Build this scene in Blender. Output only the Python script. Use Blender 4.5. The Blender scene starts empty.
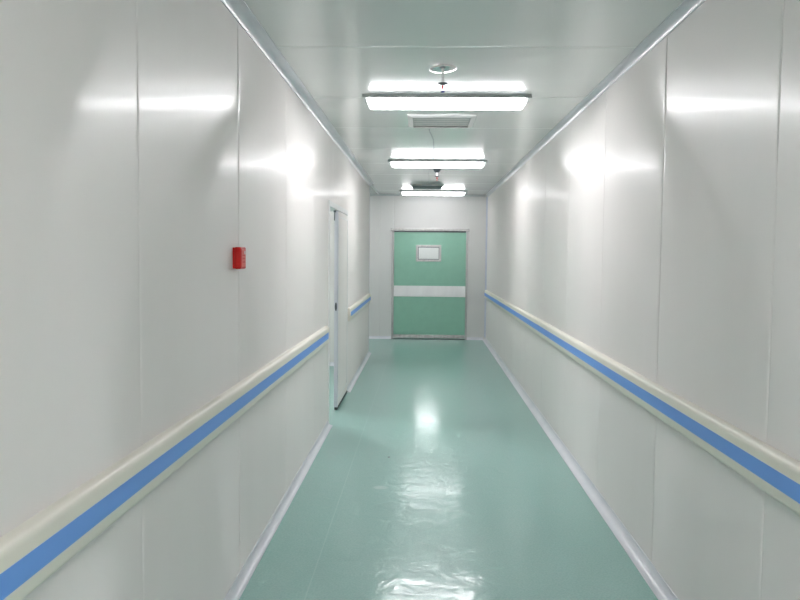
import bpy, bmesh, math, random
from mathutils import Vector, Matrix, noise
random.seed(4)
S = bpy.context.scene
C = S.collection
PI = math.pi

# ------------------------------------------------------------------ measures (metres)
XL, XR = -0.906, 1.199          # faces of the long walls
H = 2.785                       # ceiling height
YE = 14.533                     # far wall
YB = -4.2                       # wall behind the viewer
YL = 12.37                      # where the left wall ends and a side passage opens
DA, DB, DH = 7.10, 8.80, 2.13   # doorway in the left wall
JP = 1.258                      # wall panel module

# ------------------------------------------------------------------ materials
def mat(name, col, rough=0.5, metal=0.0, coat=0.0, coat_rough=0.1, spec=0.5, aniso=0.0):
    m = bpy.data.materials.new(name); m.use_nodes = True
    b = m.node_tree.nodes['Principled BSDF']
    b.inputs['Base Color'].default_value = (*col, 1)
    b.inputs['Roughness'].default_value = rough
    b.inputs['Metallic'].default_value = metal
    b.inputs['Coat Weight'].default_value = coat
    b.inputs['Coat Roughness'].default_value = coat_rough
    b.inputs['Specular IOR Level'].default_value = spec
    b.inputs['Anisotropic'].default_value = aniso
    return m

def N(m, t, **kw):
    n = m.node_tree.nodes.new(t)
    for k, v in kw.items():
        if k in n.inputs.keys(): n.inputs[k].default_value = v
        else: setattr(n, k, v)
    return n
def L(m, a, b): m.node_tree.links.new(a, b)
def bsdf(m): return m.node_tree.nodes['Principled BSDF']

def mottle(m, c1, c2, scale, stretch=(1, 1, 1), detail=4, rough_rng=None, bump=0.0, bump_dist=0.002, bump_scale=None, bump_stretch=None):
    tc = N(m, 'ShaderNodeTexCoord')
    mp = N(m, 'ShaderNodeMapping'); mp.inputs['Scale'].default_value = stretch
    L(m, tc.outputs['Object'], mp.inputs['Vector'])
    no = N(m, 'ShaderNodeTexNoise', Scale=scale, Detail=detail)
    L(m, mp.outputs[0], no.inputs['Vector'])
    rp = N(m, 'ShaderNodeValToRGB')
    rp.color_ramp.elements[0].position = .3; rp.color_ramp.elements[1].position = .7
    rp.color_ramp.elements[0].color = (*c1, 1); rp.color_ramp.elements[1].color = (*c2, 1)
    L(m, no.outputs['Fac'], rp.inputs[0]); L(m, rp.outputs[0], bsdf(m).inputs['Base Color'])
    if rough_rng:
        mr = N(m, 'ShaderNodeMapRange'); mr.inputs['To Min'].default_value, mr.inputs['To Max'].default_value = rough_rng
        L(m, no.outputs['Fac'], mr.inputs['Value']); L(m, mr.outputs[0], bsdf(m).inputs['Roughness'])
    if bump:
        mp2 = N(m, 'ShaderNodeMapping'); mp2.inputs['Scale'].default_value = bump_stretch or (1, 1, 1)
        L(m, tc.outputs['Object'], mp2.inputs['Vector'])
        n2 = N(m, 'ShaderNodeTexNoise', Scale=bump_scale or scale, Detail=2)
        L(m, mp2.outputs[0], n2.inputs['Vector'])
        bp = N(m, 'ShaderNodeBump', Strength=bump, Distance=bump_dist)
        L(m, n2.outputs['Fac'], bp.inputs['Height']); L(m, bp.outputs[0], bsdf(m).inputs['Normal'])
    return rp

M = {}
# coated steel sandwich panels
M['panel'] = mat('panel_paint', (.79, .795, .775), .6, coat=0, spec=0)
mottle(M['panel'], (.86, .825, .80), (.875, .84, .815), 1.1, (1, 3.0, .35), 3, (.27, .36), bump=.12, bump_dist=.004, bump_scale=2.0, bump_stretch=(1, 2.2, .35))
def sheen(m, lobes):
    # clear lacquer over rolled sheet: glossy lobes whose sheen runs up and down the panels
    nt = m.node_tree; out = nt.nodes['Material Output']; cur_s = bsdf(m).outputs[0]
    nrm = bsdf(m).inputs['Normal'].links
    tg = N(m, 'ShaderNodeTangent', direction_type='RADIAL', axis='Z')
    lw = N(m, 'ShaderNodeLayerWeight', Blend=.35)
    for lo, hi, rough, an, col in lobes:
        gl = N(m, 'ShaderNodeBsdfAnisotropic'); gl.distribution = 'GGX'
        gl.inputs['Color'].default_value = (*col, 1); gl.inputs['Roughness'].default_value = rough
        gl.inputs['Anisotropy'].default_value = an; gl.inputs['Rotation'].default_value = 0
        L(m, tg.outputs[0], gl.inputs['Tangent'])
        if nrm: L(m, nrm[0].from_socket, gl.inputs['Normal'])
        mr = N(m, 'ShaderNodeMapRange'); mr.inputs['To Min'].default_value = lo; mr.inputs['To Max'].default_value = hi
        L(m, lw.outputs['Facing'], mr.inputs['Value'])
        mxs = N(m, 'ShaderNodeMixShader'); L(m, mr.outputs[0], mxs.inputs[0]); L(m, cur_s, mxs.inputs[1]); L(m, gl.outputs[0], mxs.inputs[2])
        cur_s = mxs.outputs[0]
    L(m, cur_s, out.inputs['Surface'])
sheen(M['panel'], [(.02, .09, .33, .9, (1, 1, 1)), (.012, .085, .145, .8, (1, 1, 1)), (.004, .022, .07, .6, (1, 1, 1))])
M['ceiling'] = mat('ceiling_paint', (.73, .77, .75), .13, coat=0, spec=.4)
mottle(M['ceiling'], (.785, .81, .79), (.805, .83, .81), 1.4, (.4, 2, 1), 3, (.10, .16), bump=.05, bump_dist=.003, bump_scale=2.2, bump_stretch=(.5, 2, 1))
M['end_panel'] = mat('end_wall_paint', (.72, .735, .70), .34, coat=.2, coat_rough=.2)
mottle(M['end_panel'], (.66, .66, .645), (.68, .68, .665), 2, (1, 1, .4), 3)
M['cove'] = mat('aluminium_cove', (.66, .68, .72), .34, metal=.0, coat=.3, coat_rough=.2)
mottle(M['cove'], (.62, .64, .69), (.72, .73, .77), 3.5, (1, 1, 1), 5, (.28, .42))
M['alu'] = mat('brushed_aluminium', (.62, .63, .66), .32, metal=.3)
mottle(M['alu'], (.60, .61, .66), (.68, .69, .74), 14, (1, 1, .15), 3, (.25, .4))
M['steel'] = mat('stainless_steel', (.62, .61, .60), .3, metal=.7)
mottle(M['steel'], (.36, .36, .355), (.47, .465, .46), 22, (1, 1, .1), 3, (.24, .38))
M['band'] = mat('satin_band', (.60, .61, .62), .38, metal=.45)
mottle(M['band'], (.72, .72, .72), (.80, .80, .80), 5, (1, 1, .3), 3, (.3, .45))
M['door_green'] = mat('green_door_laminate', (.16, .40, .28), .33, coat=.3, coat_rough=.12)
mottle(M['door_green'], (.25, .51, .385), (.27, .54, .41), 7, (1, 1, 1), 4)
M['cream'] = mat('cream_vinyl', (.74, .72, .60), .36)
mottle(M['cream'], (.80, .77, .68), (.83, .80, .71), 6, (1, .3, 1), 4, (.3, .42), bump=.1, bump_dist=.0006, bump_scale=260)
M['blue'] = mat('blue_vinyl', (.12, .28, .64), .42)
mottle(M['blue'], (.16, .37, .86), (.18, .40, .90), 8, (1, .3, 1), 4, (.38, .48), bump=.1, bump_dist=.0006, bump_scale=260)
M['red'] = mat('red_plastic', (.50, .012, .012), .4, spec=.25)
mottle(M['red'], (.50, .010, .008), (.60, .016, .012), 18)
M['red_face'] = mat('pale_red_face', (.75, .13, .09), .3, spec=.4)
mottle(M['red_face'], (.62, .035, .025), (.70, .06, .04), 30)
M['white_plastic'] = mat('white_plastic', (.75, .75, .74), .4)
mottle(M['white_plastic'], (.72, .73, .72), (.77, .77, .76), 9)
M['grey_metal'] = mat('grey_painted_metal', (.30, .34, .34), .38, metal=.2)
mottle(M['grey_metal'], (.50, .54, .54), (.56, .60, .60), 9)
M['dark_grey'] = mat('dark_grey_paint', (.2, .24, .25), .4); mottle(M['dark_grey'], (.19, .23, .24), (.23, .27, .28), 9)
M['dark_metal'] = mat('dark_metal', (.10, .12, .13), .32, metal=.6)
mottle(M['dark_metal'], (.085, .10, .11), (.12, .14, .15), 12)
M['chrome'] = mat('chrome', (.80, .80, .80), .12, metal=1)
M['plate'] = mat('satin_plate', (.8, .8, .79), .22, metal=.9); mottle(M['plate'], (.80, .80, .79), (.86, .86, .85), 14)
mottle(M['chrome'], (.76, .76, .76), (.82, .82, .82), 12)
M['brass'] = mat('brass', (.72, .38, .22), .28, metal=.9)
mottle(M['brass'], (.66, .34, .20), (.74, .42, .26), 20)
M['rubber'] = mat('black_rubber', (.03, .035, .035), .6)
mottle(M['rubber'], (.025, .03, .03), (.04, .045, .045), 20)
M['wire'] = mat('grey_cable', (.22, .24, .25), .5)
mottle(M['wire'], (.20, .22, .23), (.25, .27, .28), 30)
M['bulb_red'] = mat('red_glass', (.62, .02, .02), .1)
mottle(M['bulb_red'], (.58, .015, .015), (.66, .03, .03), 40)
M['bulb_blue'] = mat('blue_tip', (.10, .10, .36), .2)
mottle(M['bulb_blue'], (.09, .09, .33), (.12, .12, .40), 40)
g = mat('window_glass', (.93, .97, .97), .02); bsdf(g).inputs['Transmission Weight'].default_value = 1.0; bsdf(g).inputs['IOR'].default_value = 1.02
M['glass'] = g
def emit(name, col, st):
    m = mat(name, (.9, .9, .9), .35)
    bsdf(m).inputs['Emission Color'].default_value = (*col, 1)
    bsdf(m).inputs['Emission Strength'].default_value = st
    return m
M['lamp'] = emit('lit_diffuser', (1.0, .975, 1.0), 10.5)
M['lamp_near'] = emit('lit_diffuser_near', (1.0, .975, 1.0), 18.5)
M['lamp_far'] = emit('lit_diffuser_far', (1.0, .975, 1.0), 5.0)
M['lens_cap'] = emit('glowing_cap', (.98, .985, 1.0), .75)
M['lamp_side'] = emit('lit_diffuser_side', (1.0, .985, 1.0), 26.0)
M['lamp_room'] = emit('lit_diffuser_room', (1.0, .985, 1.0), 8.5)

# floor: poured / welded teal vinyl, waxed
f = mat('teal_vinyl', (.30, .55, .48), .28, coat=.5, coat_rough=.10)
M['floor'] = f
tc = N(f, 'ShaderNodeTexCoord')
n1 = N(f, 'ShaderNodeTexNoise', Scale=.9, Detail=5.0)
L(f, tc.outputs['Object'], n1.inputs['Vector'])
n2 = N(f, 'ShaderNodeTexNoise', Scale=95.0, Detail=3.0)
L(f, tc.outputs['Object'], n2.inputs['Vector'])
r1 = N(f, 'ShaderNodeValToRGB'); r1.color_ramp.elements[0].position = .3; r1.color_ramp.elements[1].position = .7
r1.color_ramp.elements[0].color = (.25, .455, .41, 1); r1.color_ramp.elements[1].color = (.275, .48, .435, 1)
L(f, n1.outputs['Fac'], r1.inputs[0])
r2 = N(f, 'ShaderNodeValToRGB'); r2.color_ramp.elements[0].position = .35; r2.color_ramp.elements[1].position = .65
r2.color_ramp.elements[0].color = (.86, .92, .90, 1); r2.color_ramp.elements[1].color = (1.08, 1.05, 1.06, 1)
L(f, n2.outputs['Fac'], r2.inputs[0])
mx = N(f, 'ShaderNodeMix', data_type='RGBA', blend_type='MULTIPLY'); mx.inputs[0].default_value = 1
L(f, r1.outputs[0], mx.inputs[6]); L(f, r2.outputs[0], mx.inputs[7])
cur = mx.outputs[2]
sep = N(f, 'ShaderNodeSeparateXYZ'); L(f, tc.outputs['Object'], sep.inputs[0])
def mathn(op, a, b=None):
    n = N(f, 'ShaderNodeMath', operation=op)
    for i, v in enumerate((a, b)):
        if v is None: continue
        if isinstance(v, (int, float)): n.inputs[i].default_value = v
        else: L(f, v, n.inputs[i])
    return n.outputs[0]
def overlay(mask, col):
    global cur
    m2 = N(f, 'ShaderNodeMix', data_type='RGBA'); L(f, mask, m2.inputs[0]); L(f, cur, m2.inputs[6]); m2.inputs[7].default_value = (*col, 1)
    cur = m2.outputs[2]
# welded sheet seam that runs down the corridor
sx = mathn('ABSOLUTE', mathn('SUBTRACT', sep.outputs[0], -.55))
overlay(mathn('MULTIPLY', mathn('LESS_THAN', sx, .0035), .35), (.40, .60, .54))
# scuff and a dark speck, as small marks on the floor
def spot(x, y, rx, ry, soft):
    dx = mathn('DIVIDE', mathn('SUBTRACT', sep.outputs[0], x), rx); dy = mathn('DIVIDE', mathn('SUBTRACT', sep.outputs[1], y), ry)
    d = mathn('ADD', mathn('MULTIPLY', dx, dx), mathn('MULTIPLY', dy, dy))
    d = mathn('ADD', d, mathn('MULTIPLY', mathn('SUBTRACT', n2.outputs['Fac'], .5), 2.2))
    n = N(f, 'ShaderNodeMapRange'); n.inputs['From Min'].default_value = 1 + soft; n.inputs['From Max'].default_value = 1 - soft
    L(f, d, n.inputs['Value']); return n.outputs[0]
overlay(mathn('MULTIPLY', spot(-.29, 5.20, .05, .035, .4), .55), (.55, .66, .62))
overlay(spot(-.269, 6.0, .011, .018, .3), (.06, .09, .08))
L(f, cur, bsdf(f).inputs['Base Color'])
# long soft undulations and trowel scratches
mpz = N(f, 'ShaderNodeMapping'); mpz.inputs['Scale'].default_value = (1.0, .8, 1)
L(f, tc.outputs['Object'], mpz.inputs['Vector'])
n3 = N(f, 'ShaderNodeTexNoise', Scale=7.0, Detail=3.0, Distortion=1.2); L(f, mpz.outputs[0], n3.inputs['Vector'])
n4 = N(f, 'ShaderNodeTexNoise', Scale=34.0, Detail=3.0, Distortion=.5); L(f, tc.outputs['Object'], n4.inputs['Vector'])
b1 = N(f, 'ShaderNodeBump', Strength=.7, Distance=.005); L(f, n3.outputs['Fac'], b1.inputs['Height'])
b2 = N(f, 'ShaderNodeBump', Strength=.13, Distance=.0008); L(f, n4.outputs['Fac'], b2.inputs['Height']); L(f, b1.outputs[0], b2.inputs['Normal'])
L(f, b2.outputs[0], bsdf(f).inputs['Normal']); L(f, b2.outputs[0], bsdf(f).inputs['Coat Normal'])
mrr = N(f, 'ShaderNodeMapRange'); mrr.inputs['To Min'].default_value = .28; mrr.inputs['To Max'].default_value = .36
L(f, n1.outputs['Fac'], mrr.inputs['Value']); L(f, mrr.outputs[0], bsdf(f).inputs['Roughness'])

# ------------------------------------------------------------------ mesh helpers
def link(name, bm, m, parent=None, smooth=None, bevel=0):
    me = bpy.data.meshes.new(name)
    bmesh.ops.recalc_face_normals(bm, faces=bm.faces)
    bm.to_mesh(me); bm.free()
    if m: me.materials.append(m)
    if smooth is not None:
        for p in me.polygons: p.use_smooth = True
        me.set_sharp_from_angle(angle=math.radians(smooth))
    o = bpy.data.objects.new(name, me); C.objects.link(o)
    if parent: o.parent = parent
    if bevel:
        b = o.modifiers.new('bevel', 'BEVEL'); b.width = bevel; b.segments = 2; b.limit_method = 'ANGLE'
    return o
def box(bm, x0, x1, y0, y1, z0, z1):
    v = [bm.verts.new((x, y, z)) for x in (x0, x1) for y in (y0, y1) for z in (z0, z1)]
    for q in ((0, 1, 3, 2), (4, 6, 7, 5), (0, 4, 5, 1), (2, 3, 7, 6), (0, 2, 6, 4), (1, 5, 7, 3)):
        bm.faces.new([v[i] for i in q])
def prism(bm, pts, put, a, b):
    """extrude the closed outline pts (u,v) between a and b; put(u,v,w) gives the 3D point"""
    A = [bm.verts.new(put(u, v, a)) for u, v in pts]; B = [bm.verts.new(put(u, v, b)) for u, v in pts]
    n = len(pts)
    for i in range(n): bm.faces.new((A[i], A[(i + 1) % n], B[(i + 1) % n], B[i]))
    bm.faces.new(A); bm.faces.new(B[::-1])
def lathe(bm, prof, seg=32, loc=(0, 0, 0)):
    rings = []
    for r, z in prof:
        if r < 1e-6: rings.append([bm.verts.new((loc[0], loc[1], loc[2] + z))])
        else: rings.append([bm.verts.new((loc[0] + r * math.cos(2 * PI * k / seg), loc[1] + r * math.sin(2 * PI * k / seg), loc[2] + z)) for k in range(seg)])
    for a, b in zip(rings, rings[1:]):
        for k in range(seg):
            k2 = (k + 1) % seg
            if len(a) == 1 and len(b) == 1: continue
            if len(a) == 1: bm.faces.new((a[0], b[k], b[k2]))
            elif len(b) == 1: bm.faces.new((a[k], a[k2], b[0]))
            else: bm.faces.new((a[k], a[k2], b[k2], b[k]))
def tube(bm, pts, r, seg=8):
    rings = []
    for i, p in enumerate(pts):
        p = Vector(p); a = Vector(pts[max(0, i - 1)]); b = Vector(pts[min(len(pts) - 1, i + 1)])
        t = (b - a).normalized(); s = t.cross(Vector((0, 0, 1)))
        if s.length < 1e-3: s = t.cross(Vector((1, 0, 0)))
        s.normalize(); u = s.cross(t)
        rings.append([bm.verts.new(p + r * (math.cos(2 * PI * k / seg) * s + math.sin(2 * PI * k / seg) * u)) for k in range(seg)])
    for a, b in zip(rings, rings[1:]):
        for k in range(seg): bm.faces.new((a[k], a[(k + 1) % seg], b[(k + 1) % seg], b[k]))
    bm.faces.new(rings[0][::-1]); bm.faces.new(rings[-1])
def struct(name, bm, m, parent=None, **kw):
    o = link(name, bm, m, parent, **kw)
    if not parent: o['kind'] = 'structure'
    return o
def root(name, loc=(0, 0, 0), label=None, cat=None, group=None, kind=None):
    o = bpy.data.objects.new(name, None); o.empty_display_size = .1; C.objects.link(o); o.location = loc
    return tag(o, label, cat, group, kind)
def tag(o, label=None, cat=None, group=None, kind=None):
    if label: o['label'] = label
    if cat: o['category'] = cat
    if group: o['group'] = group
    if kind: o['kind'] = kind
    return o

def panel_run(bm, joints, face, back, put, w0, w1, deep={}):
    """a row of panels whose front has softly turned-in edges; put(u, depth, w)"""
    for a, b in zip(joints, joints[1:]):
        da, db = deep.get(a, .0025), deep.get(b, .0025)
        s = 1 if back < face else -1
        e = .013
        p = [(a, face - s * da), (a + .0025, face - s * da * .8)]
        p += [(a + e * .45, face - s * da * .32), (a + e * .75, face - s * da * .08), (a + e, face)]
        mid = [(a + .036, face)] + [(a + (b - a) * t, face) for t in (.25, .5, .75)] + [(b - .036, face)]
        q = [(b - e, face), (b - e * .75, face - s * db * .08), (b - e * .45, face - s * db * .32), (b - .0025, face - s * db * .8), (b, face - s * db)]
        pts = (p + mid + q) if b - a > .2 else [(a, face), (b, face)]
        prism(bm, pts + [(b, back), (a, back)], put, w0, w1)

# ------------------------------------------------------------------ shell
TH = .09
# left wall: near run, head over the doorway, run beyond the doorway
jl = sorted([2.371 - 1.25 * k for k in range(1, 6) if 2.371 - 1.25 * k > YB + .1] + [YB, 2.371, 3.652, 4.909, 6.153, DA])
bm = bmesh.new()
pL = lambda u, v, w: (v, u, w)
panel_run(bm, jl, XL, XL - TH, pL, 0, H, {3.652: .006})
panel_run(bm, [DA, 7.429, DB], XL, XL - TH, pL, DH, H)
panel_run(bm, [DB, 10.10, 11.35, YL], XL, XL - TH, pL, 0, H)
struct('wall_left', bm, M['panel'], smooth=25)
jr = [YB] + sorted([2.632 + 1.243 * k for k in range(-5, 10) if YB + .1 < 2.632 + 1.243 * k < YE - .2]) + [YE + TH]
jr = [3.875 if abs(j - 3.875) < .01 else j for j in jr]
bm = bmesh.new()
panel_run(bm, jr, XR, XR + TH, pL, 0, H, {3.875: .006})
struct('wall_right', bm, M['panel'], smooth=25)
# far wall with the green door's opening
OX0, OX1, OH = -.592, .802, 2.095
bm = bmesh.new()
pE = lambda u, v, w: (u, v, w)
panel_run(bm, [-4.0, -3.1, -2.0, -.865, OX0], YE, YE + TH, pE, 0, H)
panel_run(bm, [OX0, OX1], YE, YE + TH, pE, OH, H)
panel_run(bm, [OX1, XR], YE, YE + TH, pE, 0, H)
struct('wall_far', bm, M['end_panel'], smooth=25)
bm = bmesh.new(); panel_run(bm, [XL, .15, XR], YB, YB - TH, pE, 0, H)
struct('wall_back', bm, M['end_panel'], smooth=25)
# side passage beyond the left wall
bm = bmesh.new(); panel_run(bm, [-4.0, -2.9, -1.9, XL - TH], YL, YL - TH, pE, 0, H)
struct('wall_passage', bm, M['end_panel'], smooth=25)
bm = bmesh.new(); box(bm, -4.0 - TH, -4.0, 5.9, YE + TH, 0, H)
struct('wall_west', bm, M['end_panel'])
# room behind the doorway in the left wall
bm = bmesh.new(); box(bm, -4.0, XL - TH, 5.9 - TH, 5.9, 0, H)
struct('wall_side_room_near', bm, M['end_panel'])
bm = bmesh.new(); panel_run(bm, [-4.0, -2.6, -1.6, XL - TH], 10.93, 10.93 + TH, pE, 0, H)
struct('wall_side_room_far', bm, M['end_panel'], smooth=25)
# room behind the green door
bm = bmesh.new(); box(bm, -1.9, 2.2, 20.0, 20.0 + TH, 0, H)
struct('wall_end_room_far', bm, M['end_panel'])
bm = bmesh.new(); box(bm, -1.9 - TH, -1.9, YE + TH, 20.0 + TH, 0, H)
struct('wall_end_room_left', bm, M['end_panel'])
bm = bmesh.new(); box(bm, 2.2, 2.2 + TH, YE + TH, 20.0 + TH, 0, H)
struct('wall_end_room_right', bm, M['end_panel'])

bm = bmesh.new()
box(bm, -4.1, 2.3, YB - TH, 20.1, -.06, 0)
struct('floor', bm, M['floor'])
jc = [YB - TH] + [4.24 + 1.335 * k for k in range(-6, 12)]
jc = [j for j in jc if j < 20] + [20.1]
bm = bmesh.new()
pC = lambda u, v, w: (w, u, v)
panel_run(bm, jc, H, H + .06, pC, -4.1, 2.3)
struct('ceiling', bm, M['ceiling'], smooth=25)

# ---- coved skirtings and cornices
def cove_profile(w, h, n=7):
    """corner at (0,0); concave quarter from (0,h) on the wall to (w,0)"""
    pts = [(0, 0), (0, h)]
    lip = .004
    pts.append((lip, h))
    for i in range(1, n):
        a = PI / 2 * i / n
        pts.append((w - (w - lip) * math.cos(a), h - (h - lip) * math.sin(a)))
    pts += [(w, lip), (w, 0)]
    return pts
def cove(name, runs, w, h, m):
    """runs: (axis 'x'/'y', wall coordinate, inward sign, z, up sign, a, b)"""
    bm = bmesh.new()
    for ax, c, s, z, zs, a, b in runs:
        if ax == 'y': put = lambda u, v, t: (c + s * u, t, z + zs * v)
        else: put = lambda u, v, t: (t, c + s * u, z + zs * v)
        prism(bm, cove_profile(w, h), put, a, b)
    return struct(name, bm, m, smooth=35)
cove('baseboard_left', [('y', XL, 1, 0, 1, YB, DA - .02), ('y', XL, 1, 0, 1, DB + .01, YL)], .047, .047, M['cove'])
cove('baseboard_right', [('y', XR, -1, 0, 1, YB, YE)], .062, .05, M['cove'])
cove('baseboard_far', [('x', YE, -1, 0, 1, -4.0, OX0 - .042), ('x', YE, -1, 0, 1, OX1 + .03, XR - .05)], .045, .05, M['cove'])
cove('baseboard_side_room', [('x', 10.93, -1, 0, 1, -4.0, XL - TH)], .047, .05, M['cove'])
cove('trim_1', [('y', XL, 1, H, -1, YB, YL)], .072, .042, M['cove'])
cove('trim_2', [('y', XR, -1, H, -1, YB, YE)], .050, .042, M['cove'])
bm = bmesh.new(); box(bm, XL - .002, XL + .03, YL, YE, H - .006, H + .001)
struct('trim_3', bm, M['grey_metal'])
cove('trim_4', [('x', YE, -1, H, -1, -4.0, XR - .04)], .03, .03, M['grey_metal'])
bm = bmesh.new(); prism(bm, cove_profile(.03, .03), lambda u, v, t: (XR - u, YE - v, t), .05, H - .04)
M['corner'] = mat('corner_strip', (.60, .63, .72), .35, coat=.2); mottle(M['corner'], (.56, .60, .70), (.62, .65, .74), 5)
struct('trim_5', bm, M['corner'], smooth=35)
bm = bmesh.new(); box(bm, XL - TH - .004, XL + .004, YL - .002, YL + .012, 0, H - .045)
struct('trim_6', bm, M['alu'], bevel=.003)

# ------------------------------------------------------------------ doorway and leaf in the left wall
d1 = root('door_1', (XL, (DA + DB) / 2, 0), 'narrow white door leaf standing in a double doorway with its other half open, in the left wall', 'door', kind='structure')
def child(name, fn, m, parent, **kw):
    bm = bmesh.new(); fn(bm)
    off = parent.matrix_world if False else parent.location
    bmesh.ops.translate(bm, verts=bm.verts, vec=-Vector(off) if not parent.parent else -Vector(parent.parent.location))
    return link(name, bm, m, parent, **kw)
def fr(bm):
    fx0, fx1 = XL - TH - .008, XL + .009
    box(bm, fx0, fx1, DA - .012, DA + .03, 0, DH + .012)
    box(bm, fx0, fx1, DB - .03, DB + .012, 0, DH + .012)
    box(bm, fx0, fx1, DA + .03, DB - .03, DH - .042, DH + .012)
child('door_frame', fr, M['white_plastic'], d1, bevel=.003)
LY0, LY1 = 7.775, DB - .034
lx0, lx1 = XL - .024, XL + .010
leaf = child('door_leaf', lambda b: box(b, lx0, lx1, LY0 + .012, LY1, .035, DH - .05), M['panel'], d1, bevel=.002)
child('edge_strip', lambda b: (box(b, lx0 - .002, lx1 + .002, LY0, LY0 + .012, .03, DH - .05), box(b, lx1, lx1 + .002, LY0, LY0 + .03, .03, DH - .05)), M['alu'], leaf, bevel=.001)
child('bottom_seal', lambda b: box(b, lx0 + .004, lx1 + .003, LY0 - .002, LY1, .006, .035), M['rubber'], leaf, bevel=.004)
def latch(b):
    bmesh.ops.create_uvsphere(b, u_segments=16, v_segments=10, radius=1, matrix=Matrix.Translation(((lx0 + lx1) / 2, LY0 - .001, 1.09)) @ Matrix.Diagonal((.012, .006, .045, 1)))
child('latch', latch, M['dark_metal'], leaf, smooth=40)
def glaz(b):
    x0, x1 = lx1, lx1 + .003; a0, a1, z0, z1 = LY0 + .06, LY1 - .03, .12, DH - .10
    for q in ((a0, a1, z1 - .012, z1), (a0, a1, z0, z0 + .012), (a0, a0 + .012, z0, z1), (a1 - .012, a1, z0, z1)):
        box(b, x0, x1, *q)
child('edge_bead', glaz, M['white_plastic'], leaf)
def closer(b):
    box(b, XL - .030, XL - .006, LY0 - .05, LY0 - .006, DH - .068, DH - .048)
    box(b, XL - .028, XL - .018, LY0 - .03, LY0 - .015, DH - .15, DH - .068)
child('door_closer', closer, M['dark_metal'], d1, bevel=.003)

# ------------------------------------------------------------------ green door in the far wall
d2 = root('door_2', ((OX0 + OX1) / 2, YE, 0), 'green door with a silver band and a small window at the far end of the corridor', 'door', kind='structure')
fy0, fy1 = YE - .022, YE + TH + .004
def fr2(b):
    box(b, OX0 - .038, OX0 + .006, fy0, fy1, 0, OH - .004)
    box(b, OX1 - .006, OX1 + .030, fy0, fy1, 0, OH - .004)
child('door_frame', fr2, M['steel'], d2, bevel=.003)
def rail2(b):
    box(b, OX0 - .048, OX1 + .040, YE - .045, fy1, OH - .004, OH + .040)
    box(b, OX0 - .062, OX0 - .03, YE - .05, YE - .01, OH - .012, OH + .046)
    box(b, OX1 + .022, OX1 + .054, YE - .05, YE - .01, OH - .012, OH + .046)
child('top_rail', rail2, M['steel'], d2, bevel=.004)
gx0, gx1, gz0, gz1 = OX0 + .006, OX1 - .006, .012, OH - .006
wx0, wx1, wz0, wz1 = -.163, .322, 1.505, 1.822
ly0, ly1 = YE + .004, YE + .046
def leaf2(b):
    box(b, gx0, wx0 + .03, ly0, ly1, gz0, gz1); box(b, wx1 - .03, gx1, ly0, ly1, gz0, gz1)
    box(b, wx0 + .03, wx1 - .03, ly0, ly1, gz0, wz0 + .03); box(b, wx0 + .03, wx1 - .03, ly0, ly1, wz1 - .03, gz1)
lf = child('door_leaf', leaf2, M['door_green'], d2)
def wf(b):
    for y0, y1 in ((ly0 - .014, ly0 + .006), (ly1 - .006, ly1 + .012)):
        t = .038
        box(b, wx0, wx1, y0, y1, wz1 - t, wz1); box(b, wx0, wx1, y0, y1, wz0, wz0 + t)
        box(b, wx0, wx0 + t, y0, y1, wz0 + t, wz1 - t); box(b, wx1 - t, wx1, y0, y1, wz0 + t, wz1 - t)
child('window_frame', wf, M['steel'], lf, bevel=.003)
def gasket(b):
    t = .038; q = .012; a0, a1, c0, c1 = wx0 + t, wx1 - t, wz0 + t, wz1 - t
    for y0, y1 in ((ly0 - .008, ly0 + .004),):
        box(b, a0, a1, y0, y1, c1 - q, c1); box(b, a0, a1, y0, y1, c0, c0 + q)
        box(b, a0, a0 + q, y0, y1, c0 + q, c1 - q); box(b, a1 - q, a1, y0, y1, c0 + q, c1 - q)
child('gasket', gasket, M['dark_metal'], lf)
child('pane', lambda b: box(b, wx0 + .03, wx1 - .03, ly0 + .018, ly0 + .024, wz0 + .03, wz1 - .03), M['glass'], lf)
child('protection_band', lambda b: box(b, gx0 + .002, gx1 - .002, ly0 - .012, ly0, .825, 1.035), M['band'], lf, bevel=.003)
child('kick_plate', lambda b: box(b, gx0 + .002, gx1 - .002, ly0 - .008, ly0, .022, .088), M['steel'], lf, bevel=.002)
child('top_seal', lambda b: box(b, gx0, gx1, ly0 - .006, ly0, gz1 - .022, gz1), M['dark_metal'], lf)
child('threshold', lambda b: box(b, OX0 - .01, OX1 + .01, fy0 + .002, fy1, 0, .009), M['dark_metal'], d2)

# ------------------------------------------------------------------ bumper handrails
def handrail(label, x, s, ya, yb, z0, z1, b0, b1, caps, group='crash rails along the corridor walls'):
    """x: wall face, s: direction away from the wall"""
    p = .037
    prof = [(0, z1), (.014, z1 - .0005), (.024, z1 - .003), (.031, z1 - .008), (.035, z1 - .015), (p, z1 - .024),
            (p + .0008, (z0 + z1) / 2), (p, z0 + .020), (.0355, z0 + .012), (.031, z0 + .005), (.022, z0 + .001), (.012, z0), (0, z0)]
    r = root('handrail', (x, ya, 0), label, 'handrail', group)
    put = lambda u, v, t: (s * u, t, v)
    bm = bmesh.new(); prism(bm, prof, put, .004 if len(caps) == 2 else 0, yb - ya - (.004 if caps else 0)); link('rail_body', bm, M['cream'], r, smooth=40)
    bm = bmesh.new(); prism(bm, [(p - .001, b0), (p - .001, b1), (p + .0012, b1 - .001), (p + .0012, b0 + .001)], put, 0.002, yb - ya - .002)
    link('blue_strip', bm, M['blue'], r)
    for t, d in caps:
        pc = [((u + .0025) if u > 0 else 0, v + (.0025 if v > (z0 + z1) / 2 else -.0025)) for u, v in prof]
        bm = bmesh.new(); prism(bm, pc, put, t - ya, t - ya + d * .035)
        link('end_cap', bm, M['cream'], r, smooth=30)
    return r
hr = handrail('long cream handrail with blue stripe on the left wall, running up to the doorway', XL, 1, YB + .02, 6.85, .858, 1.012, .902, .961, [(6.85, -1)])
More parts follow.
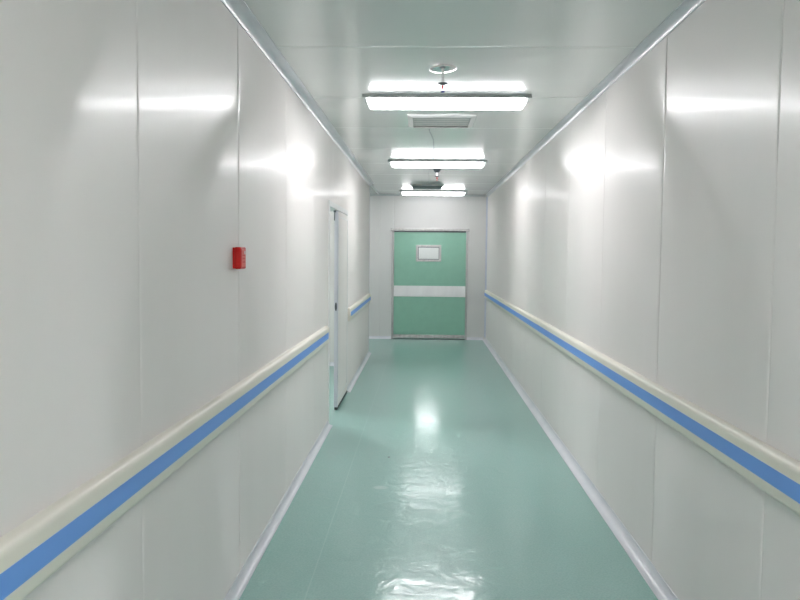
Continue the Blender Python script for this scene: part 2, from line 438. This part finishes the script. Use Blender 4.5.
hr.rotation_euler.x = -.0095; hr.location.z += .066     # fitted a touch out of level, lower at the doorway
handrail('short cream handrail with blue stripe on the left wall beyond the doorway', XL, 1, 8.86, 12.25, .850, .995, .895, .948, [(8.86, 1), (12.25, -1)])
hr = handrail('cream handrail with blue stripe along the whole right wall', XR, -1, YB + .02, YE - .035, .840, .995, .886, .946, [])
hr.rotation_euler.x = -.0020; hr.location.z += .012

# ------------------------------------------------------------------ ceiling lights
def ceiling_light(loc, label, group='ceiling lights down the corridor', lamp='lamp', rot=0):
    r = root('ceiling_light', loc, label, 'ceiling light', group); r.rotation_euler.z = rot
    bm = bmesh.new()   # tray with a turned-out rim
    prism(bm, [(-.115, 0), (.115, 0), (.115, -.016), (.132, -.024), (.130, -.029), (.10, -.021), (-.10, -.021), (-.130, -.029), (-.132, -.024), (-.115, -.016)],
          lambda u, v, w: (w, u, v), -.605, .605)
    link('housing', bm, M['grey_metal'], r, bevel=.002)
    bm = bmesh.new()   # tapered diffuser bowl with rounded lower edge
    rings = [(.578, .098, -.021), (.570, .094, -.050), (.560, .086, -.068), (.548, .074, -.074)]
    R = []
    for a, b_, z in rings:
        cr = .014; v = []
        for cx, cy, a0 in ((a - cr, b_ - cr, 0), (-a + cr, b_ - cr, 90), (-a + cr, -b_ + cr, 180), (a - cr, -b_ + cr, 270)):
            for k in range(4):
                t = math.radians(a0 + 30 * k); v.append(bm.verts.new((cx + cr * math.cos(t), cy + cr * math.sin(t), z)))
        R.append(v)
    for A, B in zip(R, R[1:]):
        n = len(A)
        for k in range(n): bm.faces.new((A[k], A[(k + 1) % n], B[(k + 1) % n], B[k]))
    bm.faces.new(R[-1]); bm.faces.new(R[0][::-1])
    link('diffuser', bm, M[lamp], r, smooth=40)
    for sx in (-1, 1):      # moulded caps over the two ends of the diffuser
        bm = bmesh.new(); T_ = []
        for a, b_, z in [(.582, .101, -.021), (.574, .097, -.050), (.564, .089, -.070), (.550, .076, -.0765)]:
            T_.append((a, b_, z))
        ins = .022
        o1 = [[bm.verts.new((sx * (a + d), q * b_, z)) for d, q in ((-ins, -1), (0, -1), (0, 1), (-ins, 1))] for a, b_, z in T_]
        for A, B in zip(o1, o1[1:]):
            for k in range(4): bm.faces.new((A[k], A[(k + 1) % 4], B[(k + 1) % 4], B[k]))
        bm.faces.new(o1[0]); bm.faces.new(o1[-1][::-1])
        link('end_cap', bm, M['lens_cap'], r, bevel=.004)
        bm = bmesh.new(); box(bm, sx * .586 - .008, sx * .586 + .008, -.03, .03, -.040, -.021)
        link('clip', bm, M['chrome'], r, bevel=.002)
    return r
CX = .146
ceiling_light((CX, 5.58, H), 'lit fluorescent ceiling light nearest in view, biggest of the row')
ceiling_light((CX, 9.33, H), 'lit fluorescent ceiling light in the middle of the row, just past the air vent')
ceiling_light((CX, 13.72, H), 'lit fluorescent ceiling light farthest away, close to the green door', lamp='lamp_far')
ceiling_light((CX, -.9, H), 'lit fluorescent ceiling light just behind the viewer, before the row in view', lamp='lamp_near')
ceiling_light((CX, -3.0, H), 'lit fluorescent ceiling light at the near end of the corridor, farthest behind the viewer', lamp='lamp_near')
ceiling_light((.105, 18.55, H), 'lit ceiling light in the room behind the green door, nearer the door', 'ceiling lights in the side rooms', 'lamp_room')
ceiling_light((.105, 19.3, H), 'lit ceiling light in the room behind the green door, farther in', 'ceiling lights in the side rooms', 'lamp_room')
ceiling_light((-2.2, 8.6, H), 'lit ceiling light in the room off the left doorway', 'ceiling lights in the side rooms', 'lamp_side')
ceiling_light((-2.4, 13.4, H), 'lit ceiling light in the side passage at the left', 'ceiling lights in the side rooms', 'lamp')

# ------------------------------------------------------------------ sprinklers
def sprinkler(loc, label, kind):
    r = root('fire_sprinkler', loc, label, 'sprinkler', 'fire sprinklers in the ceiling')
    bm = bmesh.new(); lathe(bm, [(0, 0), (.009, 0), (.009, -.105), (0, -.105)], 16); link('pipe', bm, M['plate'], r, smooth=30)
    if kind == 0:      # shallow dished cover plate that has slipped down the pipe and hangs a little askew
        bm = bmesh.new(); lathe(bm, [(.009, -.016), (.075, -.011), (.084, -.015), (.082, -.021), (.062, -.029), (.03, -.033), (.009, -.034)], 40)
        bmesh.ops.rotate(bm, verts=bm.verts, cent=(0, 0, -.02), matrix=Matrix.Rotation(math.radians(-3), 3, 'Y'))
        link('cover_plate', bm, M['plate'], r, smooth=40)
        bm = bmesh.new(); lathe(bm, [(.0095, 0), (.016, 0), (.016, -.010), (.0095, -.010)], 20); link('pipe_sleeve', bm, M['brass'], r, smooth=30)
    else:
        bm = bmesh.new(); lathe(bm, [(.050, 0), (.054, -.004), (.050, -.022), (.036, -.045), (.018, -.056), (.014, -.052), (.014, 0)], 32)
        link('cover_plate', bm, M['dark_metal'], r, smooth=40)
    bm = bmesh.new(); lathe(bm, [(0, -.098), (.020, -.100), (.030, -.104), (.030, -.108), (.014, -.114), (0, -.114)], 24); link('collar', bm, M['dark_metal'], r, smooth=30)
    for sx in (-1, 1):
        bm = bmesh.new(); tube(bm, [(sx * .008, 0, -.110), (sx * .014, 0, -.124), (sx * .012, 0, -.140), (sx * .003, 0, -.152)], .0026); link('frame_arm', bm, M['chrome'], r, smooth=40)
    bm = bmesh.new(); lathe(bm, [(0, -.114), (.0055, -.116), (.0065, -.128), (.005, -.142), (0, -.144)], 16); link('bulb', bm, M['bulb_red'], r, smooth=60)
    bm = bmesh.new(); lathe(bm, [(0, -.148), (.006, -.149), (.0125, -.155), (.0125, -.158), (0, -.159)], 20)
    link('deflector', bm, M['bulb_blue' if kind == 0 else 'bulb_red'], r, smooth=30)
    return r
sprinkler((.100, 4.66, H), 'sprinkler head under a round silver cover plate, before the nearest light', 0)
sprinkler((.155, 10.12, H), 'small sprinkler head with dark cup and red tip, behind the middle light', 1)

# ------------------------------------------------------------------ air vent
r = root('ceiling_vent', (.130, 6.54, H), 'square white louvred air vent in the ceiling behind the nearest light', 'vent')
def ring(b, a, w, z0, z1, sl=0):
    # square frame, outer half-size a, band width w, sloping from z0 (outer) to z1 (inner)
    o_ = [b.verts.new((sx * a, sy * a, z0)) for sx, sy in ((1, 1), (-1, 1), (-1, -1), (1, -1))]
    i_ = [b.verts.new((sx * (a - w), sy * (a - w), z1)) for sx, sy in ((1, 1), (-1, 1), (-1, -1), (1, -1))]
    ot = [b.verts.new((sx * a, sy * a, z0 + .006)) for sx, sy in ((1, 1), (-1, 1), (-1, -1), (1, -1))]
    it = [b.verts.new((sx * (a - w), sy * (a - w), z1 + .006)) for sx, sy in ((1, 1), (-1, 1), (-1, -1), (1, -1))]
    for k in range(4):
        j = (k + 1) % 4
        b.faces.new((o_[k], o_[j], i_[j], i_[k])); b.faces.new((ot[k], it[k], it[j], ot[j]))
        b.faces.new((o_[k], ot[k], ot[j], o_[j])); b.faces.new((i_[k], i_[j], it[j], it[k]))
VA = .285
bm = bmesh.new(); ring(bm, VA, .045, -.006, -.020); link('vent_frame', bm, M['white_plastic'], r)
bm = bmesh.new(); box(bm, -VA + .03, VA - .03, -VA + .03, VA - .03, -.0035, -.001); link('backing', bm, M['grey_metal'], r)
for k in range(5):
    y = -VA + .093 + k * .096
    bm = bmesh.new(); prism(bm, [(y - .031, -.0085), (y + .029, -.0065), (y + .029, -.0045), (y - .031, -.0055)], lambda u, v, w: (w, u, v), -VA + .05, VA - .05)
    link('louvre', bm, M['white_plastic'], r)

# ------------------------------------------------------------------ unlit grey fixture with its loose cable
r = root('emergency_light', (.030, 12.52, H), 'unlit grey tapered ceiling fixture hung just before the farthest lit light', 'emergency light')
bm = bmesh.new(); box(bm, -.275, .275, -.09, .09, -.016, 0); link('mounting_plate', bm, M['grey_metal'], r, bevel=.004)
bm = bmesh.new()
T = [bm.verts.new((sx * .25, sy * .07, -.016)) for sx, sy in ((1, 1), (-1, 1), (-1, -1), (1, -1))]
B = [bm.verts.new((sx * .235, sy * .05, -.068)) for sx, sy in ((1, 1), (-1, 1), (-1, -1), (1, -1))]
for k in range(4): bm.faces.new((T[k], T[(k + 1) % 4], B[(k + 1) % 4], B[k]))
bm.faces.new(B); bm.faces.new(T[::-1])
link('fixture_body', bm, M['dark_grey'], r, bevel=.005)
for sx in (-1, 1):
    bm = bmesh.new(); box(bm, sx * .13 - .05, sx * .13 + .05, -.093, -.0885, -.013, -.004); link('label_plate', bm, M['cream'], r)
bm = bmesh.new()
kn = [(.030, 6.86, H - .022), (.035, 7.05, H - .008), (.055, 7.3, H - .006), (.077, 7.6, H - .006), (.088, 8.4, H - .006), (.090, 9.18, H - .006), (.092, 9.20, H - .034), (.092, 9.46, H - .034), (.090, 9.50, H - .006), (.082, 9.9, H - .006), (.055, 10.4, H - .008), (.048, 10.9, H - .006), (.055, 11.5, H - .006), (.062, 12.4, H - .006)]
pts = []
for i in range(len(kn) - 1):
    for k in range(4):
        pts.append(Vector(kn[i]).lerp(Vector(kn[i + 1]), k / 4))
pts.append(Vector(kn[-1]))
tube(bm, pts[:20], .0045); 
tube(bm, [Vector((.090, 9.47, H - .006))] + pts[36:], .0045)
tag(link('ceiling_cable', bm, M['wire'], smooth=60), 'thin grey cable running loose along the ceiling from vent to unlit fixture', 'cable')

# ------------------------------------------------------------------ red call point on the left wall
r = root('fire_call_point', (XL, 3.583, 1.563), 'small red fire alarm box on the left wall above the handrail', 'fire alarm')
bm = bmesh.new(); box(bm, 0, .012, -.050, .050, .002, .102); link('back_plate', bm, M['red'], r, bevel=.002)
bm = bmesh.new(); box(bm, .010, .040, -.053, .053, 0, .104); link('casing', bm, M['red'], r, bevel=.006)
bm = bmesh.new(); box(bm, .0395, .0415, -.040, .042, .010, .094); fp = link('front_plate', bm, M['red_face'], r, bevel=.001)
for k in range(3):
    bm = bmesh.new(); box(bm, .0413, .0422, -.022, .026, .030 + k * .016, .036 + k * .016); link('grille_bar', bm, M['red'], fp)
bm = bmesh.new(); box(bm, .0413, .0425, .014, .028, .070, .086); link('indicator', bm, M['white_plastic'], fp)

# ------------------------------------------------------------------ world, camera
w = bpy.data.worlds.new('world'); S.world = w; w.use_nodes = True
w.node_tree.nodes['Background'].inputs[0].default_value = (.7, .75, .75, 1)
w.node_tree.nodes['Background'].inputs[1].default_value = .05

yaw, pitch, roll = -.03188, -.06072, .00933
cy, sy, cp, sp = math.cos(yaw), math.sin(yaw), math.cos(pitch), math.sin(pitch)
fwd = Vector((sy * cp, cy * cp, sp)); right = Vector((cy, -sy, 0)); up = right.cross(fwd)
cr, sr = math.cos(roll), math.sin(roll)
rr = cr * right + sr * up; uu = -sr * right + cr * up
cam = bpy.data.cameras.new('camera'); co = bpy.data.objects.new('camera', cam); C.objects.link(co)
mw = Matrix((rr, uu, -fwd)).transposed().to_4x4(); mw.translation = (0, 0, 1.64)
co.matrix_world = mw
cam.sensor_width = 36; cam.lens = 752.74 / 800 * 36; cam.clip_start = .05
S.camera = co
S.view_settings.view_transform = 'Standard'; S.view_settings.look = 'None'
S.view_settings.exposure = 1.62; S.view_settings.gamma = 1; S.view_settings.use_curve_mapping = False
